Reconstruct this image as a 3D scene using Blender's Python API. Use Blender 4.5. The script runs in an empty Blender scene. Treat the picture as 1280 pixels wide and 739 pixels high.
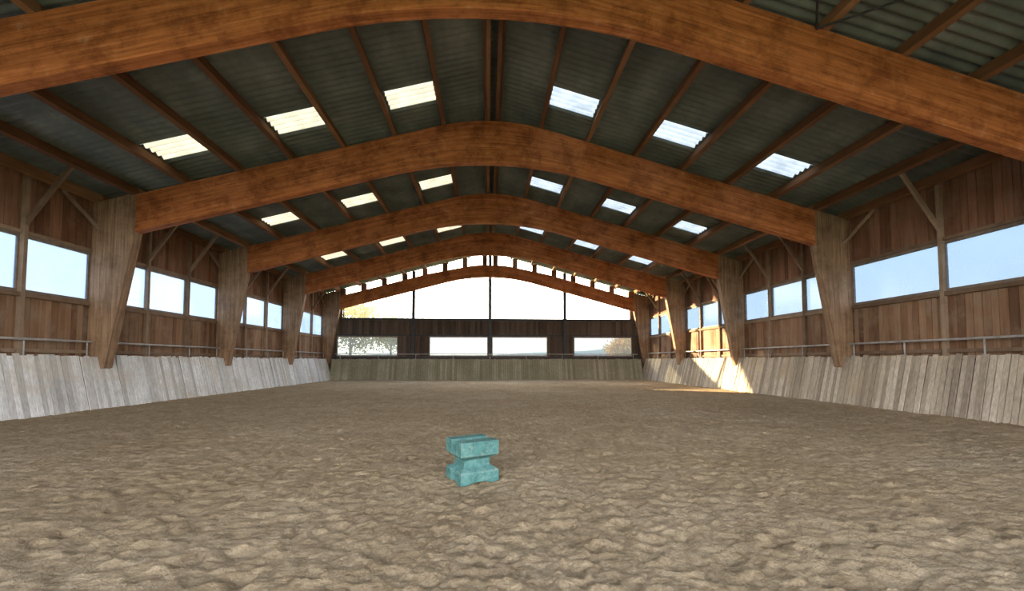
import bpy, math, random
from mathutils import Vector, Matrix, noise
random.seed(7)
scene = bpy.context.scene
try:
    scene.view_settings.view_transform = 'Standard'
    scene.view_settings.look = 'None'
    scene.view_settings.exposure = 0.0
except Exception as e:
    print(e)

# ------------------------------------------------------------------ helpers
class MB:
    def __init__(s): s.v=[]; s.f=[]; s.m=[]; s.uv=[]
    def add(s, vs, fs, mat=0, uvs=None):
        b=len(s.v); s.v+= [tuple(p) for p in vs]
        for i,f in enumerate(fs):
            s.f.append(tuple(b+k for k in f)); s.m.append(mat)
            s.uv.append(uvs[i] if uvs else [(0,0)]*len(f))
    def box(s,x0,x1,y0,y1,z0,z1,mat=0):
        vs=[(x0,y0,z0),(x1,y0,z0),(x1,y1,z0),(x0,y1,z0),(x0,y0,z1),(x1,y0,z1),(x1,y1,z1),(x0,y1,z1)]
        s.add(vs,[(0,3,2,1),(4,5,6,7),(0,1,5,4),(1,2,6,5),(2,3,7,6),(3,0,4,7)],mat)
    def bar(s,p0,p1,w,h,mat=0,up=(0,0,1)):
        p0=Vector(p0);p1=Vector(p1);d=(p1-p0).normalized();u=Vector(up)
        if abs(d.dot(u))>.98:u=Vector((0,1,0))
        a=d.cross(u).normalized();b=a.cross(d).normalized()
        vs=[]
        for p in (p0,p1):
            for sx,sy in ((-1,-1),(1,-1),(1,1),(-1,1)):
                vs.append(p+a*sx*w/2+b*sy*h/2)
        s.add(vs,[(0,1,2,3),(7,6,5,4),(0,4,5,1),(1,5,6,2),(2,6,7,3),(3,7,4,0)],mat)
    def cyl(s,p0,p1,r,n=10,mat=0,r1=None):
        p0=Vector(p0);p1=Vector(p1);d=(p1-p0).normalized();u=Vector((0,0,1))
        if abs(d.z)>.98:u=Vector((0,1,0))
        a=d.cross(u).normalized();b=a.cross(d)
        if r1 is None:r1=r
        vs=[]
        for p,rr in((p0,r),(p1,r1)):
            for i in range(n):
                t=2*math.pi*i/n; vs.append(p+a*math.cos(t)*rr+b*math.sin(t)*rr)
        fs=[(i,(i+1)%n,n+(i+1)%n,n+i) for i in range(n)]+[tuple(range(n-1,-1,-1)),tuple(range(n,2*n))]
        s.add(vs,fs,mat)
    def obj(s,name,mats,parent=None,smooth=False,bevel=0):
        me=bpy.data.meshes.new(name);me.from_pydata(s.v,[],s.f);
        for m in mats: me.materials.append(m)
        me.polygons.foreach_set('material_index',s.m)
        uvl=me.uv_layers.new(name='UVMap')
        flat=[c for fu in s.uv for p in fu for c in p]
        uvl.data.foreach_set('uv',flat)
        if smooth: me.polygons.foreach_set('use_smooth',[True]*len(me.polygons))
        me.update()
        o=bpy.data.objects.new(name,me);scene.collection.objects.link(o)
        if parent:o.parent=parent
        if bevel:
            b=o.modifiers.new('bevel','BEVEL');b.width=bevel;b.segments=2;b.limit_method='ANGLE'
        return o

def newmat(name):
    m=bpy.data.materials.new(name);m.use_nodes=True
    nt=m.node_tree
    for n in list(nt.nodes):nt.nodes.remove(n)
    out=nt.nodes.new('ShaderNodeOutputMaterial')
    return m,nt,out
def ramp(nt,fac,stops):
    r=nt.nodes.new('ShaderNodeValToRGB');e=r.color_ramp.elements
    while len(e)<len(stops):e.new(.5)
    for i,(p,c) in enumerate(stops):
        e[i].position=p;e[i].color=(*c,1)
    nt.links.new(fac,r.inputs[0]);return r.outputs[0]
def mixc(nt,a,b,fac,mode='MIX'):
    m=nt.nodes.new('ShaderNodeMix');m.data_type='RGBA';m.blend_type=mode
    for s,v in ((m.inputs[0],fac),(m.inputs[6],a),(m.inputs[7],b)):
        if hasattr(v,'is_linked'): nt.links.new(v,s)
        elif isinstance(v,(int,float)): s.default_value=v
        else: s.default_value=(*v,1)
    return m.outputs[2]
def noisen(nt,vec,scale,detail=4,rough=.55,mapscale=None,dist=0):
    if mapscale:
        mp=nt.nodes.new('ShaderNodeMapping');mp.inputs['Scale'].default_value=mapscale
        nt.links.new(vec,mp.inputs[0]);vec=mp.outputs[0]
    n=nt.nodes.new('ShaderNodeTexNoise');n.inputs['Scale'].default_value=scale
    n.inputs['Detail'].default_value=detail;n.inputs['Roughness'].default_value=rough;n.inputs['Distortion'].default_value=dist
    nt.links.new(vec,n.inputs['Vector']);return n.outputs['Fac']
def principled(nt,out,col,rough=.8,bump=None,bstr=.3,bdist=.02,spec=.3):
    p=nt.nodes.new('ShaderNodeBsdfPrincipled')
    if hasattr(col,'is_linked'):nt.links.new(col,p.inputs['Base Color'])
    else:p.inputs['Base Color'].default_value=(*col,1)
    p.inputs['Roughness'].default_value=rough
    p.inputs['Specular IOR Level'].default_value=spec
    if bump is not None:
        b=nt.nodes.new('ShaderNodeBump');b.inputs['Strength'].default_value=bstr;b.inputs['Distance'].default_value=bdist
        nt.links.new(bump,b.inputs['Height']);nt.links.new(b.outputs[0],p.inputs['Normal'])
    nt.links.new(p.outputs[0],out.inputs[0]);return p

def board_mat(name,c_dark,c_mid,c_light,stretch,stain=None,stain_col=None,rough=.85,grain=.6):
    """weathered boards: random tone per board, grain along the board, large stains"""
    m,nt,out=newmat(name)
    tc=nt.nodes.new('ShaderNodeTexCoord').outputs['Object']
    g=nt.nodes.new('ShaderNodeNewGeometry').outputs['Random Per Island']
    isl=ramp(nt,g,[(0,c_dark),(.5,c_mid),(1,c_light)])
    gr=noisen(nt,tc,1,5,.6,stretch)
    c=mixc(nt,isl,ramp(nt,gr,[(.3,(.5,.48,.46)),(.7,(1.2,1.2,1.2))]),grain,'MULTIPLY')
    big=noisen(nt,tc,.7,4)
    c=mixc(nt,c,ramp(nt,big,[(.3,(.7,.68,.65)),(.7,(1.15,1.15,1.15))]),.6,'MULTIPLY')
    if stain_col:
        sn=noisen(nt,tc,stain,5,.65)
        f=ramp(nt,sn,[(.48,(0,0,0)),(.72,(.85,.85,.85))])
        c=mixc(nt,c,stain_col,f)
    principled(nt,out,c,rough,gr,.35,.01,.2)
    return m

# glulam (UV: u along member, v across laminations)
def glulam(name,ca,cb,cc,spot=.5,blotf=.8):
    m,nt,out=newmat(name)
    uv=nt.nodes.new('ShaderNodeTexCoord').outputs['UV']
    ob=nt.nodes.new('ShaderNodeTexCoord').outputs['Object']
    g1=noisen(nt,uv,1,6,.65,(1.1,26,1))
    base=ramp(nt,g1,[(.28,ca),(.5,cb),(.75,cc)])
    lam=noisen(nt,uv,1,0,.5,(.25,9,1))
    base=mixc(nt,base,ramp(nt,lam,[(.35,(.78,.75,.72)),(.65,(1.12,1.12,1.12))]),.8,'MULTIPLY')
    blot=noisen(nt,ob,1.6,8,.75)
    base=mixc(nt,base,ramp(nt,blot,[(.38,(.48,.42,.39)),(.52,(1,1,1)),(.72,(1.22,1.18,1.14))]),blotf,'MULTIPLY')
    sp=noisen(nt,ob,3.2,5,.65)
    f=ramp(nt,sp,[(.62,(0,0,0)),(.74,(spot,spot,spot))])
    base=mixc(nt,base,(.50,.36,.26),f)
    principled(nt,out,base,.65,g1,.15,.01,.2)
    return m
M_beam=glulam('glulam_orange',(.25,.075,.022),(.47,.160,.052),(.62,.25,.10),.5,.8)
M_col=glulam('glulam_weathered',(.18,.108,.062),(.32,.205,.128),(.44,.31,.205),.35,.55)

M_purlin=board_mat('purlin_wood',(.18,.085,.042),(.26,.13,.065),(.34,.18,.09),(.6,1.2,8))
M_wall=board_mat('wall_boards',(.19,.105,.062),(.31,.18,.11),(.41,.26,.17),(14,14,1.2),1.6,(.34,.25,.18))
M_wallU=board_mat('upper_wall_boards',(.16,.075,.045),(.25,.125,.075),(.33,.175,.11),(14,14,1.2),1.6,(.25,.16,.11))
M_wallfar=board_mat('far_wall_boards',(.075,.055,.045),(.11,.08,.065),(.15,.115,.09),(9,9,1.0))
M_kickL=board_mat('kick_boards_lit',(.58,.58,.58),(.84,.86,.88),(.95,.97,.99),(30,30,1.4),1.1,(.60,.54,.46),.85,.55)  # left side coloured whiter to stand for the light falling on it
M_kickR=board_mat('kick_boards_tan',(.36,.31,.25),(.56,.49,.40),(.72,.65,.55),(30,30,1.4),1.0,(.45,.36,.25),.85,.65)
M_kickF=board_mat('kick_boards_far',(.28,.26,.19),(.37,.345,.26),(.46,.43,.34),(26,26,1.6),.8,(.22,.25,.14))
M_trim=board_mat('rail_wood',(.22,.15,.10),(.30,.21,.15),(.38,.28,.2),(3,3,3))
def plain(name,c,rough=.6,var=.25,scale=6,metal=0):
    m,nt,out=newmat(name)
    ob=nt.nodes.new('ShaderNodeTexCoord').outputs['Object']
    n=noisen(nt,ob,scale,5)
    col=mixc(nt,c,ramp(nt,n,[(.3,(1-var,)*3),(.7,(1+var,)*3)]),1,'MULTIPLY')
    p=principled(nt,out,col,rough,n,.1,.01)
    p.inputs['Metallic'].default_value=metal
    return m
M_steel=plain('dark_steel',(.05,.05,.055),.5,.3,6,.3)
M_galv=plain('galvanised_pipe',(.42,.42,.42),.5,.3,6,.2)
M_winframe=plain('window_frame_wood',(.24,.19,.16),.6)
M_gap=plain('dark_backing',(.06,.045,.035),.9)

# roof sheet
m,nt,out=newmat('corrugated_roof');M_roof=m
ob=nt.nodes.new('ShaderNodeTexCoord').outputs['Object']
n1=noisen(nt,ob,.9,6,.65); n2=noisen(nt,ob,1,4,.6,(2.2,.5,1))
c=ramp(nt,n1,[(.25,(.072,.086,.074)),(.5,(.132,.150,.132)),(.8,(.24,.26,.23))])
c=mixc(nt,c,ramp(nt,n2,[(.3,(.65,.7,.65)),(.7,(1.2,1.2,1.15))]),.8,'MULTIPLY')
principled(nt,out,c,.5,n1,.1,.01,.5)
# skylight sheets (translucent corrugated plastic; left copy has the sun's warmth put into its colour)
def skymat(name,ca,cb):
    m,nt,out=newmat(name)
    ob=nt.nodes.new('ShaderNodeTexCoord').outputs['Object']
    n1=noisen(nt,ob,2.5,5)
    c=ramp(nt,n1,[(.3,ca),(.7,cb)])
    tr=nt.nodes.new('ShaderNodeBsdfTranslucent');nt.links.new(c,tr.inputs[0])
    tp=nt.nodes.new('ShaderNodeBsdfTransparent');tp.inputs[0].default_value=(.1,.1,.1,1)
    mx=nt.nodes.new('ShaderNodeMixShader');mx.inputs[0].default_value=.1
    nt.links.new(tr.outputs[0],mx.inputs[1]);nt.links.new(tp.outputs[0],mx.inputs[2]);nt.links.new(mx.outputs[0],out.inputs[0])
    return m
M_skyL=skymat('translucent_sheet_sun_tint',(.085,.080,.058),(.145,.135,.10))
M_skyR=skymat('translucent_sheet',(.115,.128,.128),(.20,.215,.21))
# window panes
def pane(name,tcol,haze,hazef,gloss=.04):
    m,nt,out=newmat(name)
    ob=nt.nodes.new('ShaderNodeTexCoord').outputs['Object']
    tp=nt.nodes.new('ShaderNodeBsdfTransparent');tp.inputs[0].default_value=(*tcol,1)
    tl=nt.nodes.new('ShaderNodeBsdfTranslucent');tl.inputs[0].default_value=(*haze,1)
    n=noisen(nt,ob,1.2,5,.6)
    mr=nt.nodes.new('ShaderNodeMapRange');mr.inputs[1].default_value=.3;mr.inputs[2].default_value=.7
    mr.inputs[3].default_value=hazef*.8;mr.inputs[4].default_value=min(1,hazef*1.2)
    nt.links.new(n,mr.inputs[0])
    mx=nt.nodes.new('ShaderNodeMixShader');nt.links.new(mr.outputs[0],mx.inputs[0])
    nt.links.new(tp.outputs[0],mx.inputs[1]);nt.links.new(tl.outputs[0],mx.inputs[2])
    gl=nt.nodes.new('ShaderNodeBsdfGlossy');gl.inputs['Roughness'].default_value=.15
    m2=nt.nodes.new('ShaderNodeMixShader');m2.inputs[0].default_value=gloss
    nt.links.new(mx.outputs[0],m2.inputs[1]);nt.links.new(gl.outputs[0],m2.inputs[2])
    nt.links.new(m2.outputs[0],out.inputs[0]);return m
M_paneL=pane('frosted_pane',(.05,.065,.085),(.070,.110,.20),.8)
M_paneR=pane('dusty_pane',(.086,.124,.165),(.09,.122,.17),.3)
M_paneF=pane('far_pane',(.12,.14,.155),(.07,.085,.09),.35)
M_paneG=pane('gable_pane',(.93,.94,.95),(.9,.9,.88),.05,.02)

# ------------------------------------------------------------------ dimensions
S=.27; ZB=7.30; AB=3.0; ZT=8.33; AT=1.6
XW=10.72; PH=.22
FR=[-3.7,1.3,6.3,11.3,16.3,21.3,26.2]
YF=26.45; YB=-4.0
def arc(z0,a,x):
    ax=abs(x)
    return z0-S*ax if ax>=a else z0-S*(ax*ax/(2*a)+a/2)
def dzlast(x): return -.60+.26*min(1,abs(x)/4)

# ------------------------------------------------------------------ portal frames
for i,y in enumerate(FR):
    e=bpy.data.objects.new('timber_portal_frame',None);scene.collection.objects.link(e)
    last=(i==len(FR)-1)
    mb=MB(); th=.11; X1=9.68; n=72
    y0,y1=y-th,y+th
    if last: y0,y1=y-.1,y+.1
    xs=[-X1+2*X1*k/n for k in range(n+1)]
    vs=[]
    for x in xs:
        zb=arc(ZB,AB,x); zt=arc(ZT,AT,x)
        if last: zb-= .16;zt+=dzlast(x)
        vs+=[(x,y0,zb),(x,y0,zt),(x,y1,zb),(x,y1,zt)]
    fs=[];uv=[]
    for k in range(n):
        a=4*k;b=a+4;u0=xs[k]+i*37.3;u1=xs[k+1]+i*37.3
        fs.append((a,b,b+1,a+1));uv.append([(u0,0),(u1,0),(u1,1.05),(u0,1.05)])
        fs.append((a+2,a+3,b+3,b+2));uv.append([(u0,0),(u0,1.05),(u1,1.05),(u1,0)])
        fs.append((a,a+2,b+2,b));uv.append([(u0,1.1),(u0,1.3),(u1,1.3),(u1,1.1)])
        fs.append((a+1,b+1,b+3,a+3));uv.append([(u0,1.4),(u1,1.4),(u1,1.6),(u0,1.6)])
    fs.append((0,1,3,2));uv.append([(0,0),(0,1),(.2,1),(.2,0)])
    b=4*n;fs.append((b,b+2,b+3,b+1));uv.append([(0,0),(.2,0),(.2,1),(0,1)])
    mb.add(vs,fs,0,uv)
    mb.obj('curved_beam',[M_beam],e,bevel=.012)
    for sx,nm in((-1,'column_left'),(1,'column_right')):
        mb=MB();t2=.12
        zt_in=ZT-S*9.62+.02; zt_out=ZT-S*XW
        zk=ZB-S*9.62
        prof=[(10.68,-.1),(10.5,-.1),(10.5,.95),(10.25,1.05),(9.62,zk-.05),(9.62,zt_in),(10.68,zt_out)]
        vs=[(sx*px,y-t2,pz) for px,pz in prof]+[(sx*px,y+t2,pz) for px,pz in prof]
        k=len(prof)
        def u(p):return (p[1]+i*11.7+sx*3,p[0])
        fr=tuple(range(k)) if sx>0 else tuple(range(k-1,-1,-1))
        f1=[fr,tuple(k+q for q in reversed(fr))]
        uvs=[[u(prof[q]) for q in fr],[u(prof[q]) for q in reversed(fr)]]
        for q in range(k):
            r=(q+1)%k
            f1.append((q,k+q,k+r,r));uvs.append([(prof[q][1],0),(prof[q][1],.24),(prof[r][1],.24),(prof[r][1],0)])
        mb.add(vs,f1,0,uvs)
        mb.obj(nm,[M_col],e,bevel=.012)
# ------------------------------------------------------------------ purlins
PX=[.17,1.42,2.78,4.2,5.6,7.0,8.4,9.7]
mb=MB()
ang=math.atan(S)
for sx in(-1,1):
    for px in PX+[10.6]:
        zc=ZT-S*px+PH/2
        for k in range(len(FR)-1):
            ya,yb=FR[k],FR[k+1]
            up=(sx*math.sin(ang),0,math.cos(ang))
            mb.bar((sx*px,ya+.003,zc),(sx*px,yb-.003,zc),.11 if px>.3 else .09,PH+.02 if px>.3 else .34,0,up)
mb.obj('roof_purlins',[M_purlin])

# ------------------------------------------------------------------ roof + skylights
roof=MB();skyl=MB()
wl=.177;sub=6;dy=wl/sub
ny=int((YF+.35-YB)/dy)
st=[0]
skg=set()
for q in range(1,len(PX)):
    st.append(PX[q])
    if q in(1,3,5):
        a=PX[q]+.10;b=PX[q+1]-.08
        st+=[a,b];skg.add((a,b))
st.append(11.25)
def is_sky(xa,xb,y):
    if (xa,xb) in skg:
        for k in (0,1,2,3):
            if 9.68+5*k<=y<=10.48+5*k: return True
    return False
for sx in(-1,1):
    for a,b in zip(st[:-1],st[1:]):
        for target,flag in((roof,False),(skyl,True)):
            idx={}
            vs=[];fs=[]
            def vid(j):
                if j not in idx:
                    y=YB+j*dy;w=.036*math.sin(2*math.pi*y/wl)
                    idx[j]=len(vs)
                    vs.append((sx*a,y,ZT-S*a+PH+.04+w));vs.append((sx*b,y,ZT-S*b+PH+.04+w))
                return idx[j]
            for j in range(ny):
                yc=YB+(j+.5)*dy
                if is_sky(a,b,yc)==flag:
                    p=vid(j);q=vid(j+1)
                    fs.append((p,p+1,q+1,q) if sx>0 else (p,q,q+1,p+1))
            if fs: target.add(vs,fs,1 if (flag and sx>0) else 0)
roof.obj('ceiling',[M_roof],smooth=True)
skyl.obj('roof_skylights',[M_skyL,M_skyR],smooth=True)
# wind bracing rods
mb=MB()
for ya,yb in((1.3,6.3),):
    for sx in(-1,1):
        for xa,xb in((1.5,5.4),(5.4,9.5)):
            za=ZT-S*xa-.05;zb=ZT-S*xb-.05
            mb.cyl((sx*xa,ya+.12,za),(sx*xb,yb-.12,zb),.018);mb.cyl((sx*xa,yb-.12,za),(sx*xb,ya+.12,zb),.018)
mb.obj('wind_bracing_rods',[M_steel])

# ------------------------------------------------------------------ side walls
wcount=1
for sx,side in((-1,'left'),(1,'right')):
    WZ0,WZ1=(2.82,4.08) if sx<0 else (2.90,4.04)
    mb=MB()
    y=YB
    zt=ZT-S*XW+PH-.02
    while y<YF:
        w=.15+random.uniform(-.02,.02)
        o=random.uniform(0,.012)
        xa,xb=sx*(XW+.01+o),sx*(XW+.04+o)
        x0,x1=min(xa,xb),max(xa,xb)
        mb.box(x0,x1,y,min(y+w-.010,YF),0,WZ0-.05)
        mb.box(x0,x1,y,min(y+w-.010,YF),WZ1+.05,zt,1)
        y+=w
    x0,x1=sorted((sx*(XW+.055),sx*(XW+.10)))
    mb.box(x0,x1,YB,YF,0,WZ0-.05,2);mb.box(x0,x1,YB,YF,WZ1+.05,zt,2)
    for y in FR:
        x0,x1=sorted((sx*(XW-.0),sx*(XW+.1)))
        mb.box(x0,x1,y-.1,y+.1,WZ0-.06,WZ1+.06)
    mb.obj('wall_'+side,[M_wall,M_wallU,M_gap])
    # rails, posts
    mb=MB()
    def bx(xa,xb,*r):
        x0,x1=sorted((sx*xa,sx*xb));mb.box(x0,x1,*r)
    for k in range(len(FR)-1):
        ya,yb=FR[k]+.125,FR[k+1]-.125
        bx(XW-.07,XW+.01,ya,yb,WZ0-.14,WZ0-.04)
        bx(XW-.05,XW+.01,ya,yb,WZ1+.04,WZ1+.12)
        bx(XW-.05,XW+.01,ya,yb,1.42,1.50)
        nd=3 if not(sx>0 and k in(1,2)) else 2
        for j in range(1,nd):
            yy=FR[k]+5*j/nd if k<len(FR)-2 else FR[k]+4.9*j/nd
            bx(XW-.085,XW+.01,yy-.04,yy+.04,0.9,zt-.1)
            pz=ZT-S*9.7
            mb.bar((sx*(XW-.05),yy,4.35),(sx*9.75,yy,pz),.06,.09)
        mb.bar((sx*(XW-.08),FR[k+1]-.95,5.45),(sx*(XW-.2),FR[k+1]-.12,4.75),.06,.07)
        mb.bar((sx*(XW-.08),FR[k]+.95,5.45),(sx*(XW-.2),FR[k]+.12,4.75),.06,.07)
    mb.obj('trim_%d'%(1 if sx<0 else 2),[M_trim])
    # pipe rail above kick boards
    mb=MB();xr=sx*(XW-.16);zr=1.72
    for k in range(len(FR)-1):
        mb.cyl((xr,FR[k]+.13,zr),(xr,FR[k+1]-.13,zr),.028)
        for q in(.25,1.67,3.33,4.75):
            yy=FR[k]+q
            mb.cyl((xr,yy,zr),(sx*(XW+.005),yy,zr),.018,8)
            mb.cyl((xr,yy,zr),(xr,yy,1.30),.016,8)
    mb.obj('steel_pipe_rail',[M_galv],smooth=False)
    # windows
    for k in range(len(FR)-1):
        nd=3 if not(sx>0 and k in(1,2)) else 2
        mb=MB();ya,yb=FR[k]+.1,FR[k+1]-.1
        span=(yb-ya)/nd
        for j in range(nd):
            a=ya+j*span+.015;b=ya+(j+1)*span-.015;t=.035
            x0,x1=sorted((sx*(XW+.0),sx*(XW+.06)))
            mb.box(x0,x1,a,b,WZ0-.04,WZ0+t,0);mb.box(x0,x1,a,b,WZ1-t,WZ1+.04,0)
            mb.box(x0,x1,a,a+t,WZ0+t,WZ1-t,0);mb.box(x0,x1,b-t,b,WZ0+t,WZ1-t,0)
            px=sx*(XW+.03)
            mb.add([(px,a+t,WZ0+t),(px,b-t,WZ0+t),(px,b-t,WZ1-t),(px,a+t,WZ1-t)],[(0,1,2,3)],1)
        mb.obj('window_%d'%wcount,[M_winframe,M_paneL if sx<0 else M_paneR]);wcount+=1
    # kick boards
    mb=MB();y=YB
    while y<YF-.35:
        w=.118+random.uniform(-.012,.014);r=random.uniform(-.015,.015);tz=1.36+random.uniform(-.035,.03)
        B=Vector((sx*(10.02+r),0,-.05));T=Vector((sx*(10.40+r),0,tz));ox=sx*.03
        g=.016;ya,yb=y,y+w-g
        sh=random.uniform(-.007,.007)+.06
        vs=[(B.x,ya,B.z),(B.x,yb,B.z),(B.x+ox,yb,B.z),(B.x+ox,ya,B.z),(T.x,ya+sh,T.z),(T.x,yb+sh,T.z),(T.x+ox,yb+sh,T.z),(T.x+ox,ya+sh,T.z)]
        mb.add(vs,[(0,3,2,1),(4,5,6,7),(0,1,5,4),(1,2,6,5),(2,3,7,6),(3,0,4,7)])
        y+=w
    # dark sheet added behind the boards as painted shade in the gaps, shelf up to the wall
    vs=[(sx*10.075,YB,-.05),(sx*10.075,YF-.3,-.05),(sx*10.445,YF-.3,1.28),(sx*10.445,YB,1.28)]
    mb.add(vs,[(0,1,2,3)],1)
    x0,x1=sorted((sx*10.46,sx*(XW+.01)))
    mb.box(x0,x1,YB,YF,1.25,1.29)
    mb.obj('wood_kick_board',[M_kickL if sx<0 else M_kickR,M_gap])

# ------------------------------------------------------------------ far wall
def rooflineX(x): return ZT-S*abs(x)+PH
mb=MB();x=-XW
FW0,FW1=1.53,2.82; GZ=4.0
wins=[(-9.9,-6.0),(-4.0,-.12),(.12,3.85),(5.6,9.6)]
while x<XW:
    w=.16+random.uniform(-.02,.02);xb=min(x+w-.006,XW);o=random.uniform(0,.012)
    xc=(x+xb)/2
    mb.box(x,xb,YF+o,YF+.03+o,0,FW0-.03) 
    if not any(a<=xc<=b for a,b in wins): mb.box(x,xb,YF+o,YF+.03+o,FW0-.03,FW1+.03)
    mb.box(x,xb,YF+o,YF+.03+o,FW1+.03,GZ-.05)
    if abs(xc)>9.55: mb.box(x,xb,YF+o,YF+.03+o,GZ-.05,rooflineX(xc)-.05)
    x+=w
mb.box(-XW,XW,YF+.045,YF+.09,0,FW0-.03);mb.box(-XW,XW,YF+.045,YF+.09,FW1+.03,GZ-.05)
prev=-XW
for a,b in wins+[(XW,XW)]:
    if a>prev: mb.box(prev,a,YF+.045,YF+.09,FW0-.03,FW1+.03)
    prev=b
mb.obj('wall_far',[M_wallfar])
mb=MB()
for x in(-5.0,0,5.0):
    mb.box(x-.10,x+.10,YF-.14,YF-.0,1.0,rooflineX(x)-.1)
mb.box(-XW,XW,YF-.1,YF-.001,GZ-.12,GZ+.02)
mb.box(-XW,XW,YF-.07,YF-.001,FW1+.03,FW1+.11)
mb.box(-XW,XW,YF-.07,YF-.001,FW0-.14,FW0-.04)
mb.obj('trim_3',[M_steel])
mb=MB()
for k in range(8):
    for sx in(-1,1):
        x=sx*(.35+1.3*k) 
        if abs(x)<9.6: mb.box(x-.16,x+.16,26.12,26.28,arc(ZT,AT,x)+dzlast(x)-.03,ZT-S*abs(x)+.1)
mb.obj('trim_4',[M_purlin])
for a,b in wins:
    mb=MB();t=.06
    for(p,q,r,s2)in((a,b,FW0-.03,FW0+t),(a,b,FW1-t,FW1+.03),(a,a+t,FW0+t,FW1-t),(b-t,b,FW0+t,FW1-t)):
        mb.box(p,q,YF,YF+.05,r,s2,0)
    mb.add([(a+t,YF+.03,FW0+t),(b-t,YF+.03,FW0+t),(b-t,YF+.03,FW1-t),(a+t,YF+.03,FW1-t)],[(0,1,2,3)],1)
    mb.obj('window_%d'%wcount,[M_winframe,M_paneF]);wcount+=1
mb=MB() # gable glazing
pts=[(-9.55,GZ)]+[(9.55,GZ)]+[(9.55,rooflineX(9.55)-.0),(0,rooflineX(0)),(-9.55,rooflineX(9.55))]
mb.add([(x,YF+.03,z) for x,z in pts],[tuple(range(5))],1)
for x in(-9.5,-5,0,5,9.5):
    mb.box(x-.04,x+.04,YF+.001,YF+.06,GZ,rooflineX(x)-.05,0)
mb.obj('window_%d'%wcount,[M_winframe,M_paneG]);wcount+=1
# far kick boards
mb=MB();x=-10.1
while x<10.1:
    w=.15+random.uniform(-.015,.02);tz=1.34+random.uniform(-.02,.02);r=random.uniform(-.01,.01)
    xb=min(x+w-.012,10.15);ya=25.85+r;yb=26.22+r
    vs=[(x,ya,-.05),(xb,ya,-.05),(xb,ya+.03,-.05),(x,ya+.03,-.05),(x,yb,tz),(xb,yb,tz),(xb,yb+.03,tz),(x,yb+.03,tz)]
    mb.add(vs,[(0,3,2,1),(4,5,6,7),(0,1,5,4),(1,2,6,5),(2,3,7,6),(3,0,4,7)]);x+=w
mb.box(-10.3,10.3,26.2,YF-.001,1.26,1.3)
mb.obj('wood_kick_board',[M_kickF])
mb=MB();mb.cyl((-9.9,YF-.2,1.66),(9.9,YF-.2,1.66),.026)
for k in range(9): mb.cyl((-9.6+2.4*k,YF-.2,1.66),(-9.6+2.4*k,YF-.2,1.3),.018,8)
mb.obj('steel_pipe_rail',[M_galv])

# ------------------------------------------------------------------ sand floor
m,nt,out=newmat('arena_sand');M_sand=m
ob=nt.nodes.new('ShaderNodeTexCoord').outputs['Object']
a=noisen(nt,ob,.35,5,.6);b=noisen(nt,ob,11,9,.8);c3=noisen(nt,ob,70,6,.7)
mid=noisen(nt,ob,2.4,7,.75)
col=ramp(nt,a,[(.3,(.52,.405,.26)),(.55,(.60,.485,.335)),(.75,(.67,.565,.42))])
col=mixc(nt,col,ramp(nt,mid,[(.35,(.74,.71,.66)),(.65,(1.14,1.14,1.14))]),.8,'MULTIPLY')
col=mixc(nt,col,ramp(nt,b,[(.30,(.50,.44,.37)),(.52,(.95,.93,.90)),(.72,(1.2,1.2,1.2))]),.85,'MULTIPLY')
col=mixc(nt,col,ramp(nt,c3,[(.3,(.65,.62,.58)),(.65,(1.12,1.12,1.12))]),.75,'MULTIPLY')
ad=nt.nodes.new('ShaderNodeMath');ad.operation='MULTIPLY_ADD';ad.inputs[1].default_value=.35
nt.links.new(c3,ad.inputs[0]);nt.links.new(b,ad.inputs[2])
principled(nt,out,col,.95,ad.outputs[0],1.0,.05,.1)
NC=640
us=[-1+2*i/NC for i in range(NC+1)]
XS=[10.62*(.31*u+.69*u**3) for u in us]
YS=[-6,-4,-2,-1,0,.6,1.1];y=1.5
while y<YF: YS.append(y); y+=max(.012,y*.0055)
YS.append(YF-.001)
def h_at(x,y):
    h=.016*noise.noise(Vector((x*.8,y*.8,0)))+.014*noise.noise(Vector((x*2.6,y*2.6,4)))
    wx=x+.05*noise.noise(Vector((x*6,y*6,1)));wy=y+.05*noise.noise(Vector((x*6,y*6,7)))
    # soft hoof prints with a pushed-up rim
    d,pt=noise.voronoi(Vector((wx*4.4,wy*4.4,0.5)))
    r=math.sin(pt[0].x*127.1+pt[0].y*311.7)*.5+.5
    if r>.35:
        q=d[0]/(.24+.14*r)
        h+=-.036*math.exp(-(q*1.25)**2)+.010*math.exp(-((q-1.35)/.35)**2)
    # loose crumbs
    h+=.020*noise.noise(Vector((wx*9,wy*9,3)))+.014*noise.noise(Vector((wx*19,wy*19,5)))
    if y<10: h+=.009*noise.noise(Vector((x*37,y*37,2)))
    return h-.01
vs=[(x,y,h_at(x,y)) for y in YS for x in XS]
nx=NC+1
fs=[(r*nx+c,r*nx+c+1,(r+1)*nx+c+1,(r+1)*nx+c) for r in range(len(YS)-1) for c in range(NC)]
me=bpy.data.meshes.new('floor');me.from_pydata(vs,[],fs);me.materials.append(M_sand)
me.polygons.foreach_set('use_smooth',[True]*len(fs));me.update()
o=bpy.data.objects.new('floor',me);scene.collection.objects.link(o)

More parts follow.
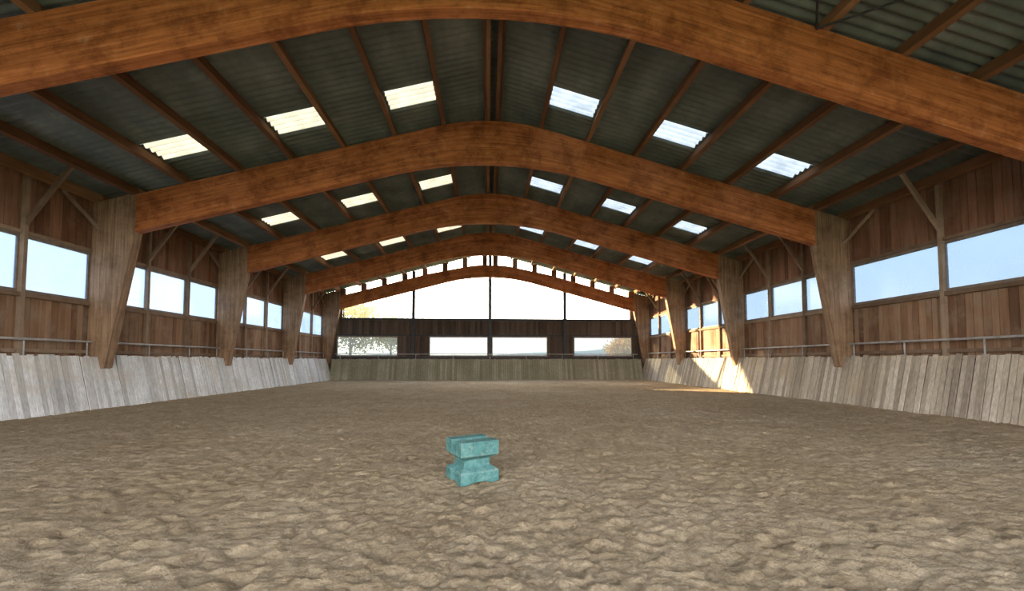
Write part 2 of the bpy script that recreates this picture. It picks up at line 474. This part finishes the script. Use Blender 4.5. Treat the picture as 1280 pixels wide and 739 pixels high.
# ------------------------------------------------------------------ jump block
m,nt,out=newmat('teal_plastic');M_teal=m
ob=nt.nodes.new('ShaderNodeTexCoord').outputs['Object']
n1=noisen(nt,ob,9,6,.7);n2=noisen(nt,ob,38,5,.65)
col=ramp(nt,n1,[(.3,(.045,.125,.12)),(.5,(.08,.20,.19)),(.75,(.15,.29,.265))])
f=ramp(nt,n2,[(.54,(0,0,0)),(.72,(.65,.65,.65))])
col=mixc(nt,col,(.33,.34,.27),f)
pn=nt.nodes.new('ShaderNodeNewGeometry').outputs['Pointiness']
wr=ramp(nt,pn,[(.52,(0,0,0)),(.60,(.7,.7,.7))])
col=mixc(nt,col,(.42,.50,.44),wr)
principled(nt,out,col,.9,n2,.15,.006,.1)
def jump_block():
    W,D,H=.42,.40,.42
    nu,nv,nz=32,34,34
    def f(u,v,t):
        s=abs(t-.47)
        k=1-min(max((s-.06)/.15,0),1);k=k*k*(3-2*k)
        hu=W/2*(1-.33*k);hv=D/2*(1-.38*k)
        x=u*hu;yv=v*hv
        ch=max(0,1-abs(v)/.3);ch=min(1,ch*2.4)
        if abs(u)>.5: x-=math.copysign(.065*ch*(abs(u)-.5)*2,u)
        z=t*H
        g=min(1,max(0,(.28-abs(v))/.08))
        if t>.68: z-=.09*g*(t-.68)/.32
        gb=min(1,max(0,(.45-abs(u))/.2))
        if t<.16: z+=.02*gb*(1-t/.16)
        return (x,yv,z)
    idx={};vs=[];fs=[]
    def vid(i,j,k):
        key=(i,j,k)
        if key not in idx:
            idx[key]=len(vs);vs.append(f(-1+2*i/nu,-1+2*j/nv,k/nz))
        return idx[key]
    for i in range(nu):
        for j in range(nv):
            fs.append((vid(i,j,nz),vid(i+1,j,nz),vid(i+1,j+1,nz),vid(i,j+1,nz)))
            fs.append((vid(i,j,0),vid(i,j+1,0),vid(i+1,j+1,0),vid(i+1,j,0)))
    for i in range(nu):
        for k in range(nz):
            fs.append((vid(i,0,k),vid(i+1,0,k),vid(i+1,0,k+1),vid(i,0,k+1)))
            fs.append((vid(i,nv,k),vid(i,nv,k+1),vid(i+1,nv,k+1),vid(i+1,nv,k)))
    for j in range(nv):
        for k in range(nz):
            fs.append((vid(0,j,k),vid(0,j,k+1),vid(0,j+1,k+1),vid(0,j+1,k)))
            fs.append((vid(nu,j,k),vid(nu,j+1,k),vid(nu,j+1,k+1),vid(nu,j,k+1)))
    me=bpy.data.meshes.new('jump_block');me.from_pydata(vs,[],fs);me.materials.append(M_teal);me.update()
    o=bpy.data.objects.new('jump_block',me);scene.collection.objects.link(o)
    b=o.modifiers.new('b','BEVEL');b.width=.007;b.segments=3;b.limit_method='ANGLE';b.angle_limit=math.radians(50)
    return o
jb=jump_block();jb.location=(-.285,4.25,-.012);jb.rotation_euler=(0,0,math.radians(27))

# ------------------------------------------------------------------ outside
M_grass=plain('grass',(.10,.13,.045),.9,.4,.4)
mb=MB();mb.box(-400,400,-300,500,-.6,-.2);mb.obj('ground',[M_grass])
m_h=plain('hazy_hill',(.34,.42,.42),.95,.2,.02)
vs=[];n=120
for i in range(n+1):
    x=-300+600*i/n
    h=5+max(0,x-20)*.10+3*noise.noise(Vector((x*.02,0,0)))+max(0,-x-90)*.05
    vs+=[(x,250,-1),(x,265,h*.8),(x,285,h),(x,330,-1)]
fs=[]
for i in range(n):
    for k in range(3): a=4*i+k;fs.append((a,a+4,a+5,a+1))
mb=MB();mb.add(vs,fs);mb.obj('distant_hill',[m_h],smooth=True)
M_bark=plain('bark',(.09,.06,.04),.9)
def leafmat(name,c1,c2):
    m,nt,out=newmat(name)
    g=nt.nodes.new('ShaderNodeNewGeometry').outputs['Random Per Island']
    c=ramp(nt,g,[(0,c1),(1,c2)])
    d=nt.nodes.new('ShaderNodeBsdfDiffuse');t=nt.nodes.new('ShaderNodeBsdfTranslucent')
    nt.links.new(c,d.inputs[0]);nt.links.new(c,t.inputs[0])
    mx=nt.nodes.new('ShaderNodeMixShader');mx.inputs[0].default_value=.5
    nt.links.new(d.outputs[0],mx.inputs[1]);nt.links.new(t.outputs[0],mx.inputs[2]);nt.links.new(mx.outputs[0],out.inputs[0])
    return m
L_y=leafmat('leaves_yellow',(.38,.29,.06),(.56,.46,.15));L_o=leafmat('leaves_orange',(.75,.42,.15),(.85,.6,.28));L_g=leafmat('leaves_green',(.2,.36,.12),(.4,.5,.2))
def tree(x,y,h,r,L,seed,name='autumn_tree'):
    random.seed(seed);mb=MB()
    mb.cyl((x,y,-.3),(x,y,h*.55),.05*h*.5,10,0,.02*h*.5)
    cl=[]
    for i in range(12):
        a=random.uniform(0,6.28);rr=random.uniform(.2,.75)*r;zz=h*random.uniform(.35,.85)
        p=(x+math.cos(a)*rr,y+math.sin(a)*rr,zz);cl.append(p)
        mb.cyl((x,y,h*random.uniform(.25,.5)),p,.07,6,0,.02)
    cl.append((x,y,h*.85))
    for i in range(4500):
        c=random.choice(cl);d=Vector((random.gauss(0,1),random.gauss(0,1),random.gauss(0,.8)))*r*.24
        p=Vector(c)+d;s=random.uniform(.12,.26)
        q=Matrix.Rotation(random.uniform(0,6.28),3,Vector((random.random()-.5,random.random()-.5,random.random()-.5)).normalized())
        mb.add([p+q@Vector(v)*s for v in((-1,0,0),(0,-.6,.1),(1,0,0),(0,.6,.1))],[(0,1,2,3)],1)
    mb.obj(name,[M_bark,L])
tree(-19,56,10.0,4.2,L_y,1);tree(-14.5,60,8.6,3.4,L_y,2);tree(-25,58,11.5,4.5,L_y,3)
tree(16.8,50,4.0,2.2,L_o,4)
# hedge
random.seed(11);mb=MB()
for i in range(7000):
    x=random.uniform(-30,30);y=62+random.uniform(-1,1);z=random.uniform(-.3,1)*1.5+.4
    s=random.uniform(.12,.3)
    q=Matrix.Rotation(random.uniform(0,6.28),3,Vector((random.random()-.5,random.random()-.5,random.random()-.5)).normalized())
    p=Vector((x,y,z));mb.add([p+q@Vector(v)*s for v in((-1,0,0),(0,-.6,.1),(1,0,0),(0,.6,.1))],[(0,1,2,3)],0)
mb.obj('hedge',[L_g])

# ------------------------------------------------------------------ light
sun=bpy.data.lights.new('sun','SUN');sun.energy=28;sun.angle=math.radians(.8);sun.color=(1,.78,.47)
so=bpy.data.objects.new('sun',sun);scene.collection.objects.link(so)
d=Vector((1.66,-1,-.42)).normalized()
so.rotation_euler=d.to_track_quat('-Z','Y').to_euler();so.location=(-30,40,20)
w=bpy.data.worlds.new('world');scene.world=w;w.use_nodes=True;nt=w.node_tree
for n in list(nt.nodes):nt.nodes.remove(n)
out=nt.nodes.new('ShaderNodeOutputWorld');bg=nt.nodes.new('ShaderNodeBackground')
tc=nt.nodes.new('ShaderNodeTexCoord').outputs['Generated']
sep=nt.nodes.new('ShaderNodeSeparateXYZ');nt.links.new(tc,sep.inputs[0])
grad=ramp(nt,sep.outputs[2],[(0,(1.0,.93,.83)),(.25,(.90,.91,.94)),(1,(.55,.70,.98))])
dt=nt.nodes.new('ShaderNodeVectorMath');dt.operation='DOT_PRODUCT';nt.links.new(tc,dt.inputs[0]);dt.inputs[1].default_value=(-.45,.85,.2)
glow=ramp(nt,dt.outputs['Value'],[(.55,(0,0,0)),(1,(1.0,.88,.70))])
col=mixc(nt,grad,glow,.8,'ADD')
nt.links.new(col,bg.inputs[0]);bg.inputs[1].default_value=8.4
nt.links.new(bg.outputs[0],out.inputs[0])

# ------------------------------------------------------------------ camera
cam=bpy.data.cameras.new('camera');cam.sensor_width=36;cam.lens=499/1280*36
cam.shift_y=60/1280;cam.clip_end=1000
co=bpy.data.objects.new('camera',cam);scene.collection.objects.link(co)
co.location=(-.12,0,1.22)
co.rotation_euler=(math.radians(90+2.5),0,math.radians(-3.43))
scene.camera=co
